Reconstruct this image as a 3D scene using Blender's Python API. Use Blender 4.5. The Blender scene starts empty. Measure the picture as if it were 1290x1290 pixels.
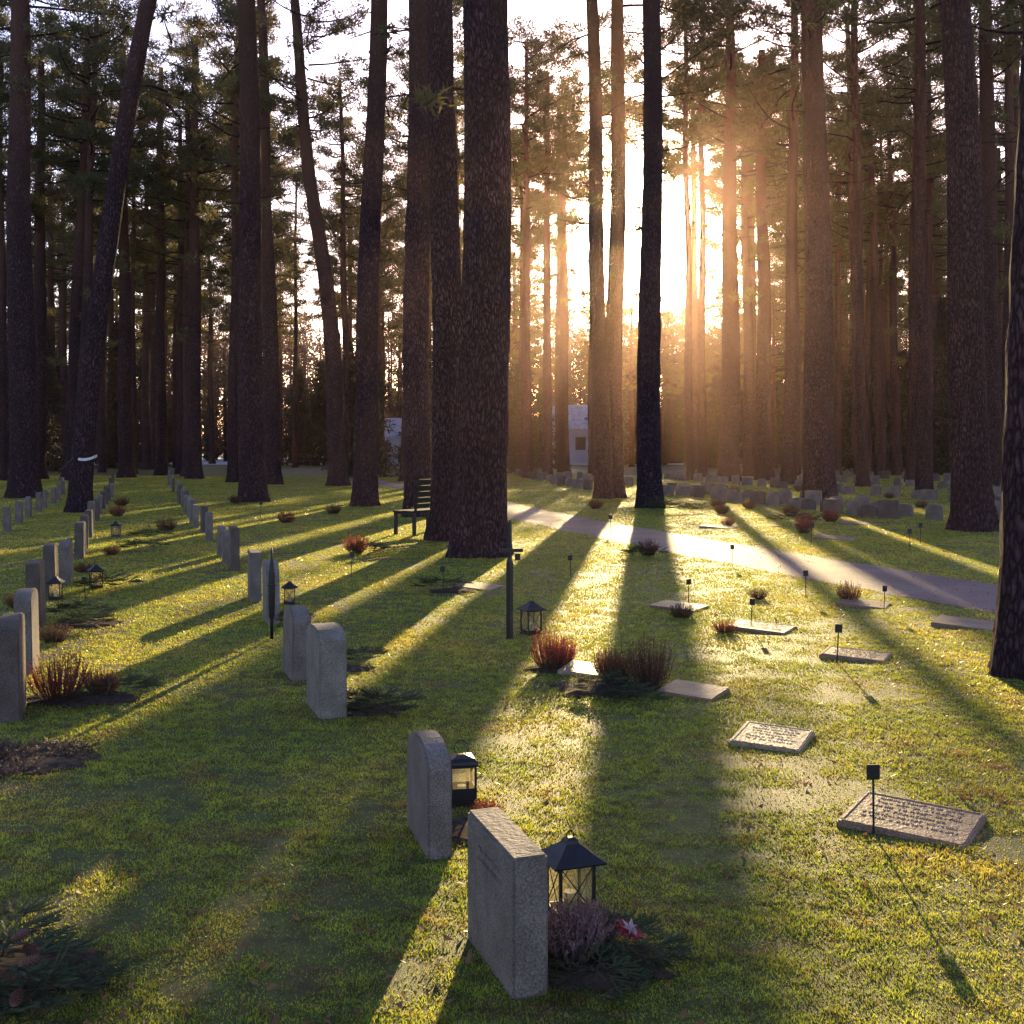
import bpy, bmesh, math, random
import numpy as np
from mathutils import Vector, Matrix, Euler
random.seed(11); rng = np.random.default_rng(11)
scene = bpy.context.scene
col = scene.collection
R = math.radians

# ------------------------------------------------------------------ materials
def newmat(name):
    m = bpy.data.materials.new(name); m.use_nodes = True
    nt = m.node_tree; nt.nodes.clear()
    return m, nt, nt.nodes, nt.links
def N(nt, t, **kw):
    n = nt.nodes.new(t)
    for k, v in kw.items():
        if k in n.inputs: n.inputs[k].default_value = v
        else: setattr(n, k, v)
    return n
def ramp(nt, fac, stops):
    r = nt.nodes.new('ShaderNodeValToRGB')
    el = r.color_ramp.elements
    while len(el) < len(stops): el.new(0.5)
    for e, (p, c) in zip(el, stops):
        e.position = p; e.color = (c[0], c[1], c[2], 1)
    nt.links.new(fac, r.inputs[0]); return r.outputs[0]
def mixc(nt, fac, a, b, mode='MIX'):
    n = nt.nodes.new('ShaderNodeMix'); n.data_type = 'RGBA'; n.blend_type = mode
    for sock, v in ((n.inputs[0], fac), (n.inputs[6], a), (n.inputs[7], b)):
        if hasattr(v, 'links') or hasattr(v, 'is_linked'): nt.links.new(v, sock)
        elif isinstance(v, (tuple, list)): sock.default_value = (v[0], v[1], v[2], 1)
        else: sock.default_value = v
    return n.outputs[2]
def coords(nt, kind='Object', scale=(1, 1, 1)):
    tc = nt.nodes.new('ShaderNodeTexCoord'); mp = nt.nodes.new('ShaderNodeMapping')
    mp.inputs['Scale'].default_value = scale
    nt.links.new(tc.outputs[kind], mp.inputs[0]); return mp.outputs[0]
def posn(nt):
    return nt.nodes.new('ShaderNodeNewGeometry').outputs['Position']
def noise(nt, vec, scale, detail=4, rough=0.6):
    n = N(nt, 'ShaderNodeTexNoise', Scale=scale, Detail=detail, Roughness=rough)
    nt.links.new(vec, n.inputs['Vector']); return n.outputs[0]
def finish(nt, color, rough=0.8, spec=0.3, bump=None, bstr=0.5, bdist=0.02, metal=0.0, trans=0.0, tcolor=None):
    p = N(nt, 'ShaderNodeBsdfPrincipled')
    if isinstance(color, (tuple, list)): p.inputs['Base Color'].default_value = (*color[:3], 1)
    else: nt.links.new(color, p.inputs['Base Color'])
    p.inputs['Roughness'].default_value = rough
    p.inputs['Specular IOR Level'].default_value = spec
    p.inputs['Metallic'].default_value = metal
    if bump is not None:
        b = N(nt, 'ShaderNodeBump', Strength=bstr, Distance=bdist)
        nt.links.new(bump, b.inputs['Height']); nt.links.new(b.outputs[0], p.inputs['Normal'])
    out = nt.nodes.new('ShaderNodeOutputMaterial'); s = p.outputs[0]
    if trans > 0:
        t = nt.nodes.new('ShaderNodeBsdfTranslucent')
        if isinstance(tcolor, (tuple, list)): t.inputs[0].default_value = (*tcolor[:3], 1)
        else: nt.links.new(tcolor, t.inputs[0])
        mx = nt.nodes.new('ShaderNodeMixShader'); mx.inputs[0].default_value = trans
        nt.links.new(s, mx.inputs[1]); nt.links.new(t.outputs[0], mx.inputs[2]); s = mx.outputs[0]
    nt.links.new(s, out.inputs[0])

def simple(name, c, rough=0.6, spec=0.4, metal=0.0, var=0.25, sc=20, bstr=0.2):
    m, nt, _, _ = newmat(name)
    v = coords(nt); n = noise(nt, v, sc)
    lo = tuple(x * (1 - var) for x in c); hi = tuple(min(1, x * (1 + var)) for x in c)
    finish(nt, ramp(nt, n, [(0.3, lo), (0.7, hi)]), rough, spec, n, bstr, 0.003, metal)
    return m

def mat_bark(name='pine_bark', g=1.0):
    m, nt, nd, lk = newmat(name)
    v = coords(nt, 'Object', (1, 1, 0.3))
    dn = N(nt, 'ShaderNodeTexNoise', Scale=7.0, Detail=5.0); lk.new(v, dn.inputs['Vector'])
    add = N(nt, 'ShaderNodeVectorMath', operation='MULTIPLY_ADD')
    lk.new(dn.outputs[1], add.inputs[0]); add.inputs[1].default_value = (0.18, 0.18, 0.18); lk.new(v, add.inputs[2])
    vo = N(nt, 'ShaderNodeTexVoronoi', feature='DISTANCE_TO_EDGE', Scale=21.0); lk.new(add.outputs[0], vo.inputs['Vector'])
    n2 = noise(nt, coords(nt, 'Object', (1, 1, 0.5)), 34, 6, 0.75)
    n3 = noise(nt, coords(nt, 'Object', (1, 1, 0.4)), 2.2, 4, 0.6)
    crack = ramp(nt, vo.outputs[0], [(0.0, (0, 0, 0)), (0.32, (1, 1, 1))])
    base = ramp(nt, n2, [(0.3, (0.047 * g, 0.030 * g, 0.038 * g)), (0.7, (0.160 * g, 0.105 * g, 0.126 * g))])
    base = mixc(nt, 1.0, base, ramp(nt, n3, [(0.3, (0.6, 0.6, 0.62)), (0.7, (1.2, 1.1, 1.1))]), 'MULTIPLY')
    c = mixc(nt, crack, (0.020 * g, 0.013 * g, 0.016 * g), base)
    sep = nt.nodes.new('ShaderNodeSeparateXYZ'); lk.new(coords(nt), sep.inputs[0])
    mr = N(nt, 'ShaderNodeMapRange'); mr.inputs[1].default_value = 8; mr.inputs[2].default_value = 17
    lk.new(sep.outputs[2], mr.inputs[0])
    c2 = mixc(nt, n2, (0.085, 0.045, 0.035), (0.22, 0.115, 0.080))
    c = mixc(nt, mr.outputs[0], c, c2)
    h = N(nt, 'ShaderNodeMath', operation='MULTIPLY_ADD'); lk.new(n2, h.inputs[0]); h.inputs[1].default_value = 0.8; lk.new(crack, h.inputs[2])
    finish(nt, c, 0.95, 0.05, h.outputs[0], 1.0, 0.035)
    return m
def mat_needle(name, dark, light, tr, trans=0.4, sc=1.2):
    m, nt, nd, lk = newmat(name)
    n = noise(nt, posn(nt), sc, 3)
    finish(nt, ramp(nt, n, [(0.3, dark), (0.7, light)]), 0.6, 0.2, trans=trans, tcolor=tr)
    return m
def mat_grass(name, blades):
    m, nt, nd, lk = newmat(name)
    p = posn(nt)
    a = noise(nt, p, 0.7, 5, 0.65); b = noise(nt, p, 9, 4, 0.7); c3 = noise(nt, p, 60 if blades else 120, 3, 0.8)
    c = ramp(nt, a, [(0.32, (0.088, 0.145, 0.036)), (0.52, (0.130, 0.182, 0.042)), (0.72, (0.190, 0.205, 0.062))])
    d = ramp(nt, b, [(0.34, (0.5, 0.42, 0.36)), (0.5, (0.9, 0.9, 0.9)), (0.7, (1.3, 1.25, 1.1))])
    c = mixc(nt, 1.0, c, d, 'MULTIPLY')
    e = ramp(nt, c3, [(0.3, (0.65, 0.6, 0.55)), (0.65, (1.3, 1.27, 1.2))])
    c = mixc(nt, 1.0, c, e, 'MULTIPLY')
    lit = ramp(nt, noise(nt, p, 2.3, 6, 0.75), [(0.54, (0, 0, 0)), (0.69, (0.8, 0.8, 0.8))])
    c = mixc(nt, lit, c, (0.120, 0.080, 0.044))
    if blades:
        t = mixc(nt, 1.0, c, (5.8, 4.4, 2.1), 'MULTIPLY')
        finish(nt, c, 0.36, 0.6, trans=0.57, tcolor=t)
    else:
        finish(nt, mixc(nt, 1.0, c, (0.75, 0.66, 0.58), 'MULTIPLY'), 0.62, 0.22, c3, 0.8, 0.02)
    return m
def mat_stone(name, c, sc=160, rough=0.75, sp=0.3):
    m, nt, nd, lk = newmat(name)
    v = coords(nt)
    n = noise(nt, v, sc, 3, 0.8); n2 = noise(nt, v, 5, 4); n3 = noise(nt, v, 45, 3)
    cc = ramp(nt, n, [(0.35, tuple(x * 0.5 for x in c)), (0.5, c), (0.68, tuple(min(1, x * 1.8) for x in c))])
    cc = mixc(nt, 1.0, cc, ramp(nt, n2, [(0.3, (0.6, 0.62, 0.52)), (0.65, (1.1, 1.08, 1.05))]), 'MULTIPLY')
    finish(nt, cc, rough, sp, n3, 0.6, 0.008)
    return m
def mat_gravel():
    m, nt, nd, lk = newmat('path_gravel')
    p = posn(nt); n = noise(nt, p, 35, 5, 0.8); n2 = noise(nt, p, 0.8, 4)
    c = ramp(nt, n, [(0.3, (0.12, 0.080, 0.088)), (0.7, (0.35, 0.25, 0.265))])
    c = mixc(nt, 1.0, c, ramp(nt, n2, [(0.3, (0.6, 0.6, 0.6)), (0.7, (1.1, 1.05, 1.0))]), 'MULTIPLY')
    finish(nt, c, 0.62, 0.25, n, 0.8, 0.03)
    return m
def mat_glass():
    m, nt, nd, lk = newmat('lantern_glass')
    t = nt.nodes.new('ShaderNodeBsdfTransparent'); t.inputs[0].default_value = (0.92, 0.9, 0.8, 1)
    tr = nt.nodes.new('ShaderNodeBsdfTranslucent'); tr.inputs[0].default_value = (0.9, 0.8, 0.55, 1)
    g = nt.nodes.new('ShaderNodeBsdfGlossy'); g.inputs['Roughness'].default_value = 0.1
    m1 = nt.nodes.new('ShaderNodeMixShader'); m1.inputs[0].default_value = 0.18
    m2 = nt.nodes.new('ShaderNodeMixShader'); m2.inputs[0].default_value = 0.08
    o = nt.nodes.new('ShaderNodeOutputMaterial')
    lk.new(t.outputs[0], m1.inputs[1]); lk.new(tr.outputs[0], m1.inputs[2])
    lk.new(m1.outputs[0], m2.inputs[1]); lk.new(g.outputs[0], m2.inputs[2]); lk.new(m2.outputs[0], o.inputs[0])
    return m

BARK = mat_bark(); BARKF = mat_bark('hazed_pine_bark', 1.35)  # far bark is lightened: distance haze painted into its colour
NEED = mat_needle('pine_needles', (0.014, 0.032, 0.016), (0.048, 0.078, 0.034), (0.32, 0.27, 0.09), 0.34)
SPRN = mat_needle('spruce_needles', (0.012, 0.022, 0.016), (0.036, 0.048, 0.032), (0.07, 0.055, 0.035), 0.1)
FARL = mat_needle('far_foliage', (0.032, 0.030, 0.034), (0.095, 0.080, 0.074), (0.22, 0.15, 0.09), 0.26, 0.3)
GRASS = mat_grass('grass_blades', True); SOILG = mat_grass('lawn_ground', False)
GRAN = mat_stone('grey_granite', (0.185, 0.150, 0.135)); GRAN2 = mat_stone('dark_granite', (0.120, 0.088, 0.078))
GRAN3 = mat_stone('pale_granite', (0.225, 0.190, 0.165)); PLAQ = mat_stone('reddish_plaque', (0.27, 0.165, 0.115), 120, 0.55, 0.4)
PLAQP = mat_stone('pale_plaque', (0.37, 0.26, 0.18), 90, 0.55, 0.4); GRANB = mat_stone('brown_granite', (0.21, 0.165, 0.145))
GRAVEL = mat_gravel(); GLASS = mat_glass()
BLACK = simple('black_metal', (0.022, 0.022, 0.026), 0.45, 0.5, 0.4)
DGREEN = simple('dark_green_paint', (0.012, 0.020, 0.015), 0.6, 0.2)
WAX = simple('candle_wax', (0.6, 0.5, 0.34), 0.5); WHITE = simple('white_plaster', (0.7, 0.7, 0.76), 0.8)
ROOF = simple('snowy_roof', (0.7, 0.72, 0.8), 0.8, sc=3); WINDOW = simple('window_glass', (0.03, 0.035, 0.05), 0.15, 0.6)
SNOW = simple('snow', (0.78, 0.80, 0.86), 0.8, 0.2, sc=0.2); TAPE = simple('white_tape', (0.7, 0.65, 0.65), 0.6)
SOIL = simple('bed_soil', (0.060, 0.040, 0.032), 0.95, 0.1, var=0.6, sc=25, bstr=0.9)
HRED = mat_needle('red_heather', (0.12, 0.022, 0.022), (0.34, 0.075, 0.06), (0.58, 0.12, 0.08), 0.42, 18)
HBRN = mat_needle('brown_heather', (0.06, 0.032, 0.025), (0.17, 0.09, 0.055), (0.36, 0.17, 0.07), 0.4, 18)
HPNK = mat_needle('faded_heather', (0.12, 0.075, 0.08), (0.32, 0.21, 0.22), (0.40, 0.25, 0.20), 0.3, 25)
HGRY = mat_needle('dead_heather', (0.065, 0.044, 0.034), (0.17, 0.12, 0.095), (0.2, 0.15, 0.10), 0.2, 20)
FIR = mat_needle('fir_sprig_needles', (0.024, 0.050, 0.018), (0.066, 0.110, 0.038), (0.14, 0.17, 0.05), 0.22, 15)
STEM = simple('twig_bark', (0.07, 0.045, 0.03), 0.9)
CONE = simple('pine_cone_scales', (0.18, 0.09, 0.065), 0.8, sc=60)
LEAF = mat_needle('dry_leaf', (0.10, 0.05, 0.025), (0.30, 0.17, 0.08), (0.35, 0.18, 0.06), 0.3, 5)
PET_R = simple('red_petal', (0.26, 0.02, 0.03), 0.7); PET_W = simple('white_petal', (0.36, 0.25, 0.25), 0.7)

# ------------------------------------------------------------------ mesh builder
class MB:
    def __init__(s): s.v = []; s.f = []; s.m = []
    def quad(s, pts, mi=0):
        b = len(s.v); s.v += [tuple(p) for p in pts]; s.f.append(tuple(range(b, b + len(pts)))); s.m.append(mi)
    def box(s, c, size, mi=0, rot=None):
        b = len(s.v); hx, hy, hz = size[0] / 2, size[1] / 2, size[2] / 2
        for x, y, z in ((-1, -1, -1), (1, -1, -1), (1, 1, -1), (-1, 1, -1), (-1, -1, 1), (1, -1, 1), (1, 1, 1), (-1, 1, 1)):
            p = Vector((x * hx, y * hy, z * hz))
            if rot is not None: p = rot @ p
            s.v.append(tuple(p + Vector(c)))
        for f in ((3, 2, 1, 0), (4, 5, 6, 7), (0, 1, 5, 4), (1, 2, 6, 5), (2, 3, 7, 6), (3, 0, 4, 7)):
            s.f.append(tuple(b + i for i in f)); s.m.append(mi)
    def tube(s, pts, rad, seg=6, mi=0, cap=True):
        b = len(s.v); n = len(pts); pts = [Vector(p) for p in pts]
        for i, p in enumerate(pts):
            d = (pts[min(i + 1, n - 1)] - pts[max(i - 1, 0)]).normalized()
            a = d.orthogonal().normalized() if abs(d.z) < 0.9 else Vector((1, 0, 0))
            u = (a - d * a.dot(d)).normalized(); w = d.cross(u)
            for k in range(seg):
                t = 2 * math.pi * k / seg
                s.v.append(tuple(p + (u * math.cos(t) + w * math.sin(t)) * rad[i]))
        for i in range(n - 1):
            for k in range(seg):
                k2 = (k + 1) % seg
                s.f.append((b + i * seg + k, b + i * seg + k2, b + (i + 1) * seg + k2, b + (i + 1) * seg + k)); s.m.append(mi)
        if cap:
            s.f.append(tuple(b + k for k in reversed(range(seg)))); s.m.append(mi)
            s.f.append(tuple(b + (n - 1) * seg + k for k in range(seg))); s.m.append(mi)
    def mesh(s, name, mats, smooth=False):
        me = bpy.data.meshes.new(name); me.from_pydata(s.v, [], s.f)
        for m in mats: me.materials.append(m)
        me.polygons.foreach_set('material_index', s.m)
        if smooth: me.polygons.foreach_set('use_smooth', [True] * len(me.polygons))
        me.update(); return me

def tri_mesh(name, V, mats, mi=None):
    n = len(V); me = bpy.data.meshes.new(name)
    me.vertices.add(n * 3); me.loops.add(n * 3); me.polygons.add(n)
    me.vertices.foreach_set('co', V.reshape(-1).astype(np.float32))
    me.loops.foreach_set('vertex_index', np.arange(n * 3, dtype=np.int32))
    me.polygons.foreach_set('loop_start', np.arange(0, n * 3, 3, dtype=np.int32))
    me.polygons.foreach_set('loop_total', np.full(n, 3, dtype=np.int32))
    for m in mats: me.materials.append(m)
    if mi is not None: me.polygons.foreach_set('material_index', mi.astype(np.int32))
    me.update(); me.validate(); return me

def obj(name, me, loc=(0, 0, 0), rot=(0, 0, 0), sc=(1, 1, 1), parent=None, label=None, cat=None, group=None, kind=None):
    o = bpy.data.objects.new(name, me); col.objects.link(o)
    o.location = loc; o.rotation_euler = rot; o.scale = sc if not isinstance(sc, (int, float)) else (sc,) * 3
    if parent is not None: o.parent = parent
    if label: o['label'] = label
    if cat: o['category'] = cat
    if group: o['group'] = group
    if kind: o['kind'] = kind
    return o

def needles_at(centres, radii, per, length, width, flat=0.5, up=0.3):
    out = []
    for c, r in zip(centres, radii):
        d = rng.normal(size=(per, 3)); d /= np.linalg.norm(d, axis=1)[:, None]
        rr = r * rng.random(per)[:, None] ** 0.45
        p = np.array(c) + d * rr * np.array([1, 1, flat])
        a = d * 0.7 + rng.normal(size=(per, 3)) * 0.6; a[:, 2] += up
        a /= np.linalg.norm(a, axis=1)[:, None]
        b = np.cross(a, rng.normal(size=(per, 3))); b /= np.linalg.norm(b, axis=1)[:, None]
        L = length * (0.6 + 0.8 * rng.random(per))[:, None]; W = width * (0.6 + 0.8 * rng.random(per))[:, None]
        out.append(np.stack([p - b * W, p + b * W, p + a * L], axis=1))
    return np.concatenate(out)

def merge_tris(mb, name, tris, mats, tri_mi):
    bm_v = np.array(mb.v, dtype=float) if mb.v else np.zeros((0, 3))
    nv = len(bm_v); n = len(tris)
    verts = np.concatenate([bm_v, tris.reshape(-1, 3)])
    lt = [len(f) for f in mb.f] + [3] * n
    li = np.concatenate([np.array([i for f in mb.f for i in f], dtype=np.int32), np.arange(nv, nv + n * 3, dtype=np.int32)])
    ls = np.concatenate([[0], np.cumsum(lt)[:-1]]).astype(np.int32)
    me = bpy.data.meshes.new(name)
    me.vertices.add(len(verts)); me.loops.add(len(li)); me.polygons.add(len(lt))
    me.vertices.foreach_set('co', verts.reshape(-1).astype(np.float32))
    me.loops.foreach_set('vertex_index', li); me.polygons.foreach_set('loop_start', ls)
    me.polygons.foreach_set('loop_total', np.array(lt, dtype=np.int32))
    for m in mats: me.materials.append(m)
    me.polygons.foreach_set('material_index', np.array(mb.m + [tri_mi] * n, dtype=np.int32))
    me.update(); me.validate(); return me

# ------------------------------------------------------------------ world, sun, camera
KS = 0.120                      # tangent of the sun's azimuth
SAZ = math.atan(KS); SEL = R(10.9)
SUN = Vector((math.sin(SAZ) * math.cos(SEL), math.cos(SAZ) * math.cos(SEL), math.sin(SEL)))
w = bpy.data.worlds.new('World'); scene.world = w; w.use_nodes = True
nt = w.node_tree; nt.nodes.clear()
sky = nt.nodes.new('ShaderNodeTexSky'); sky.sky_type = 'NISHITA'; sky.sun_disc = False
sky.sun_elevation = SEL; sky.sun_rotation = SAZ; sky.dust_density = 1.0; sky.air_density = 1.0; sky.ozone_density = 2.0
bg = nt.nodes.new('ShaderNodeBackground'); bg.inputs[1].default_value = 0.15
tint = nt.nodes.new('ShaderNodeMix'); tint.data_type = 'RGBA'; tint.blend_type = 'MULTIPLY'
tint.inputs[0].default_value = 1.0; tint.inputs[7].default_value = (2.6, 2.2, 2.6, 1)
nt.links.new(sky.outputs[0], tint.inputs[6]); nt.links.new(tint.outputs[2], bg.inputs[0])
# circumsolar brightening of the hazy sky
tc = nt.nodes.new('ShaderNodeTexCoord')
dot = N(nt, 'ShaderNodeVectorMath', operation='DOT_PRODUCT'); nt.links.new(tc.outputs['Generated'], dot.inputs[0]); dot.inputs[1].default_value = SUN
mx = N(nt, 'ShaderNodeMath', operation='MAXIMUM'); nt.links.new(dot.outputs['Value'], mx.inputs[0]); mx.inputs[1].default_value = 0
def lobe(p, k, c, prev):
    pw = N(nt, 'ShaderNodeMath', operation='POWER'); nt.links.new(mx.outputs[0], pw.inputs[0]); pw.inputs[1].default_value = p
    b = nt.nodes.new('ShaderNodeBackground'); b.inputs[0].default_value = (*c, 1)
    mm = N(nt, 'ShaderNodeMath', operation='MULTIPLY'); nt.links.new(pw.outputs[0], mm.inputs[0]); mm.inputs[1].default_value = k
    nt.links.new(mm.outputs[0], b.inputs[1])
    ad = nt.nodes.new('ShaderNodeAddShader'); nt.links.new(prev, ad.inputs[0]); nt.links.new(b.outputs[0], ad.inputs[1]); return ad.outputs[0]
s_ = lobe(900, 80.0, (1, 0.82, 0.54), bg.outputs[0]); s_ = lobe(200, 2.5, (1, 0.70, 0.42), s_)
wo = nt.nodes.new('ShaderNodeOutputWorld'); nt.links.new(s_, wo.inputs[0])

sl = bpy.data.lights.new('sun', 'SUN'); sl.energy = 5.0; sl.angle = R(0.4); sl.color = (1.9, 1.38, 0.68)
so = bpy.data.objects.new('sun', sl); col.objects.link(so); so.location = (20, 60, 40)
so.rotation_euler = SUN.to_track_quat('Z', 'Y').to_euler()

cam = bpy.data.cameras.new('camera'); cam.sensor_width = 36; cam.lens = 36 * 1449 / 1290
cam.shift_y = -80 / 1290; cam.clip_end = 3000
co = bpy.data.objects.new('camera', cam); col.objects.link(co)
co.location = (0, 0, 1.65); co.rotation_euler = (R(90), 0, 0); scene.camera = co
scene.view_settings.view_transform = 'Standard'; scene.view_settings.look = 'None'; scene.view_settings.exposure = 0

# haze filling the wood
hz, hnt, _, hl = newmat('forest_haze')
vs = N(hnt, 'ShaderNodeVolumeScatter', Density=0.00032, Anisotropy=0.90); vs.inputs[0].default_value = (1.0, 0.66, 0.54, 1)
ho = hnt.nodes.new('ShaderNodeOutputMaterial'); hl.new(vs.outputs[0], ho.inputs['Volume'])
mb = MB(); mb.box((0, 110, 17.2), (300, 240, 34)); 
obj('haze', mb.mesh('haze', [hz]), kind='structure', label='thin sunlit haze between the pines')

# ------------------------------------------------------------------ ground, path, snow
PATH = [(14, -6), (10.2, 1.0), (7.4, 7.2), (5.45, 12.35), (2.9, 20), (0.4, 29), (-3.2, 45), (-10, 66)]
mb = MB(); mb.quad([(-900, -300, 0), (900, -300, 0), (900, 1500, 0), (-900, 1500, 0)])
obj('ground', mb.mesh('ground', [SOILG]), kind='structure', label='mossy cemetery lawn with thin grass')
def smooth_path(P, k=14):
    out = []
    for i in range(len(P) - 1):
        p0 = Vector(P[max(i - 1, 0)]); p1 = Vector(P[i]); p2 = Vector(P[i + 1]); p3 = Vector(P[min(i + 2, len(P) - 1)])
        for j in range(k):
            t = j / k
            out.append(0.5 * ((2 * p1) + (p2 - p0) * t + (2 * p0 - 5 * p1 + 4 * p2 - p3) * t * t + (3 * p1 - p0 - 3 * p2 + p3) * t ** 3))
    out.append(Vector(P[-1])); return out
SP = smooth_path(PATH); mb = MB(); prev = None
for i, p in enumerate(SP):
    d = (SP[min(i + 1, len(SP) - 1)] - SP[max(i - 1, 0)]).normalized(); n = Vector((d.y, -d.x))
    hw = 0.90 + random.uniform(-0.05, 0.05); a = p + n * hw; b = p - n * hw
    if prev: mb.quad([(prev[0].x, prev[0].y, 0.004), (a.x, a.y, 0.004), (b.x, b.y, 0.004), (prev[1].x, prev[1].y, 0.004)])
    prev = (a, b)
obj('path', mb.mesh('path', [GRAVEL]), kind='structure', label='mauve grey gravel footpath crossing the cemetery lawn')
SPa = np.array([(p.x, p.y) for p in SP])
def path_dist(x, y):
    d = np.full(x.shape, 1e9)
    for i in range(len(SPa) - 1):
        a, b = SPa[i], SPa[i + 1]; ab = b - a
        t = np.clip(((x - a[0]) * ab[0] + (y - a[1]) * ab[1]) / (ab @ ab), 0, 1)
        d = np.minimum(d, np.hypot(x - a[0] - t * ab[0], y - a[1] - t * ab[1]))
    return d
mb = MB(); mb.quad([(-300, 120, 0.004), (300, 116, 0.004), (300, 320, 0.004), (-300, 320, 0.004)])
obj('snow_field', mb.mesh('snow_field', [SNOW]), kind='structure', label='open snow covered field beyond the trees')

# grass -------------------------------------------------------------
_g = rng.random((256, 256))
def vnoise(x, y, s):
    x = x * s + 1000; y = y * s + 1000
    xi = np.floor(x).astype(int); yi = np.floor(y).astype(int); fx = x - xi; fy = y - yi
    fx = fx * fx * (3 - 2 * fx); fy = fy * fy * (3 - 2 * fy)
    g = lambda a, b: _g[a % 256, b % 256]
    return (g(xi, yi) * (1 - fx) + g(xi + 1, yi) * fx) * (1 - fy) + (g(xi, yi + 1) * (1 - fx) + g(xi + 1, yi + 1) * fx) * fy
NG = 1500000
u = rng.random(NG); a_, b_ = 2.5 ** 0.2, 70 ** 0.2
Y = (a_ + u * (b_ - a_)) ** 5
X = (rng.random(NG) * 2 - 1) * (0.5 * Y + 0.9)
keep = path_dist(X, Y) > 0.78 + 0.22 * rng.random(NG)
m1 = vnoise(X, Y, 1.3) * 0.4 + vnoise(X, Y, 6) * 0.6
keep &= rng.random(NG) < np.clip((m1 - 0.17) * 3.4, 0.2, 1)
X, Y, m1 = X[keep], Y[keep], m1[keep]; n = len(X)
m2 = vnoise(X, Y, 19)
h = (0.005 + 0.021 * m1 * m2 * (0.5 + 0.8 * rng.random(n))) * (Y / 4) ** 0.3
wd = 0.0023 * (Y / 4) ** 0.72 * (0.6 + 0.8 * rng.random(n))
an = rng.random(n) * np.pi; ll = h * rng.normal(size=n) * 1.0; la = rng.random(n) * 2 * np.pi
V = np.zeros((n, 3, 3)); dx, dy = np.cos(an) * wd, np.sin(an) * wd
V[:, 0] = np.stack([X - dx, Y - dy, np.zeros(n)], 1); V[:, 1] = np.stack([X + dx, Y + dy, np.zeros(n)], 1)
V[:, 2] = np.stack([X + np.cos(la) * ll, Y + np.sin(la) * ll, h], 1)
obj('grass', tri_mesh('grass', V, [GRASS]), kind='stuff', label='short mossy grass blades covering the lawn')
# litter
n = 12000; Y = 2.6 + 26 * rng.random(n) ** 1.7; X = (rng.random(n) * 2 - 1) * (0.5 * Y + 0.8)
k = vnoise(X, Y, 0.9) > 0.4; X, Y = X[k], Y[k]; n = len(X)
s = 0.006 + 0.015 * rng.random(n) ** 2; an = rng.random(n) * 6.28; z = 0.012 + 0.010 * rng.random(n)
V = np.zeros((n, 3, 3))
for i, (t, l) in enumerate(((0, 1.3), (2.2, 0.7), (4.1, 0.8))):
    V[:, i] = np.stack([X + np.cos(an + t) * s * l, Y + np.sin(an + t) * s * l, z + 0.008 * rng.normal(size=n)], 1)
obj('fallen_leaves', tri_mesh('fallen_leaves', V, [LEAF]), kind='stuff', label='dry brown leaves and litter scattered in grass')

# ------------------------------------------------------------------ pines
def trunk_mesh(dia, H, lean, curve=0.0, seg=28, rings=70, mat=None):
    r0 = dia / 2; ph = [random.uniform(0, 6.28) for _ in range(6)]; vs_ = []; fs = []
    zs = [H * (i / rings) ** 1.5 for i in range(rings + 1)]
    for z in zs:
        cx = lean * z + curve * math.sin(min(z, 14) / 14 * math.pi) + 0.05 * math.sin(z * 0.5 + ph[0]); cy = 0.04 * math.sin(z * 0.4 + ph[1])
        tp = 1.03 - 0.62 * (z / H) ** 1.15
        for k_ in range(seg):
            t = 2 * math.pi * k_ / seg
            fl = 0.38 * math.exp(-z / 0.38) * (1 + 0.35 * math.sin(4 * t + ph[2]) + 0.2 * math.sin(7 * t + ph[3]))
            rr = r0 * tp * (1 + fl + 0.02 * math.sin(3 * t + ph[4] + z * 0.7)) + random.uniform(-0.014, 0.014) * (0.4 if z > 12 else 1)
            vs_.append((cx + rr * math.cos(t), cy + rr * math.sin(t), z - 0.05))
    for i in range(rings):
        for k_ in range(seg):
            k2 = (k_ + 1) % seg; fs.append((i * seg + k_, i * seg + k2, (i + 1) * seg + k2, (i + 1) * seg + k_))
    fs.append(tuple(rings * seg + k_ for k_ in range(seg)))
    me = bpy.data.meshes.new('trunk'); me.from_pydata(vs_, [], fs); me.materials.append(mat or BARK)
    me.polygons.foreach_set('use_smooth', [True] * len(fs)); me.update(); return me

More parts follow.
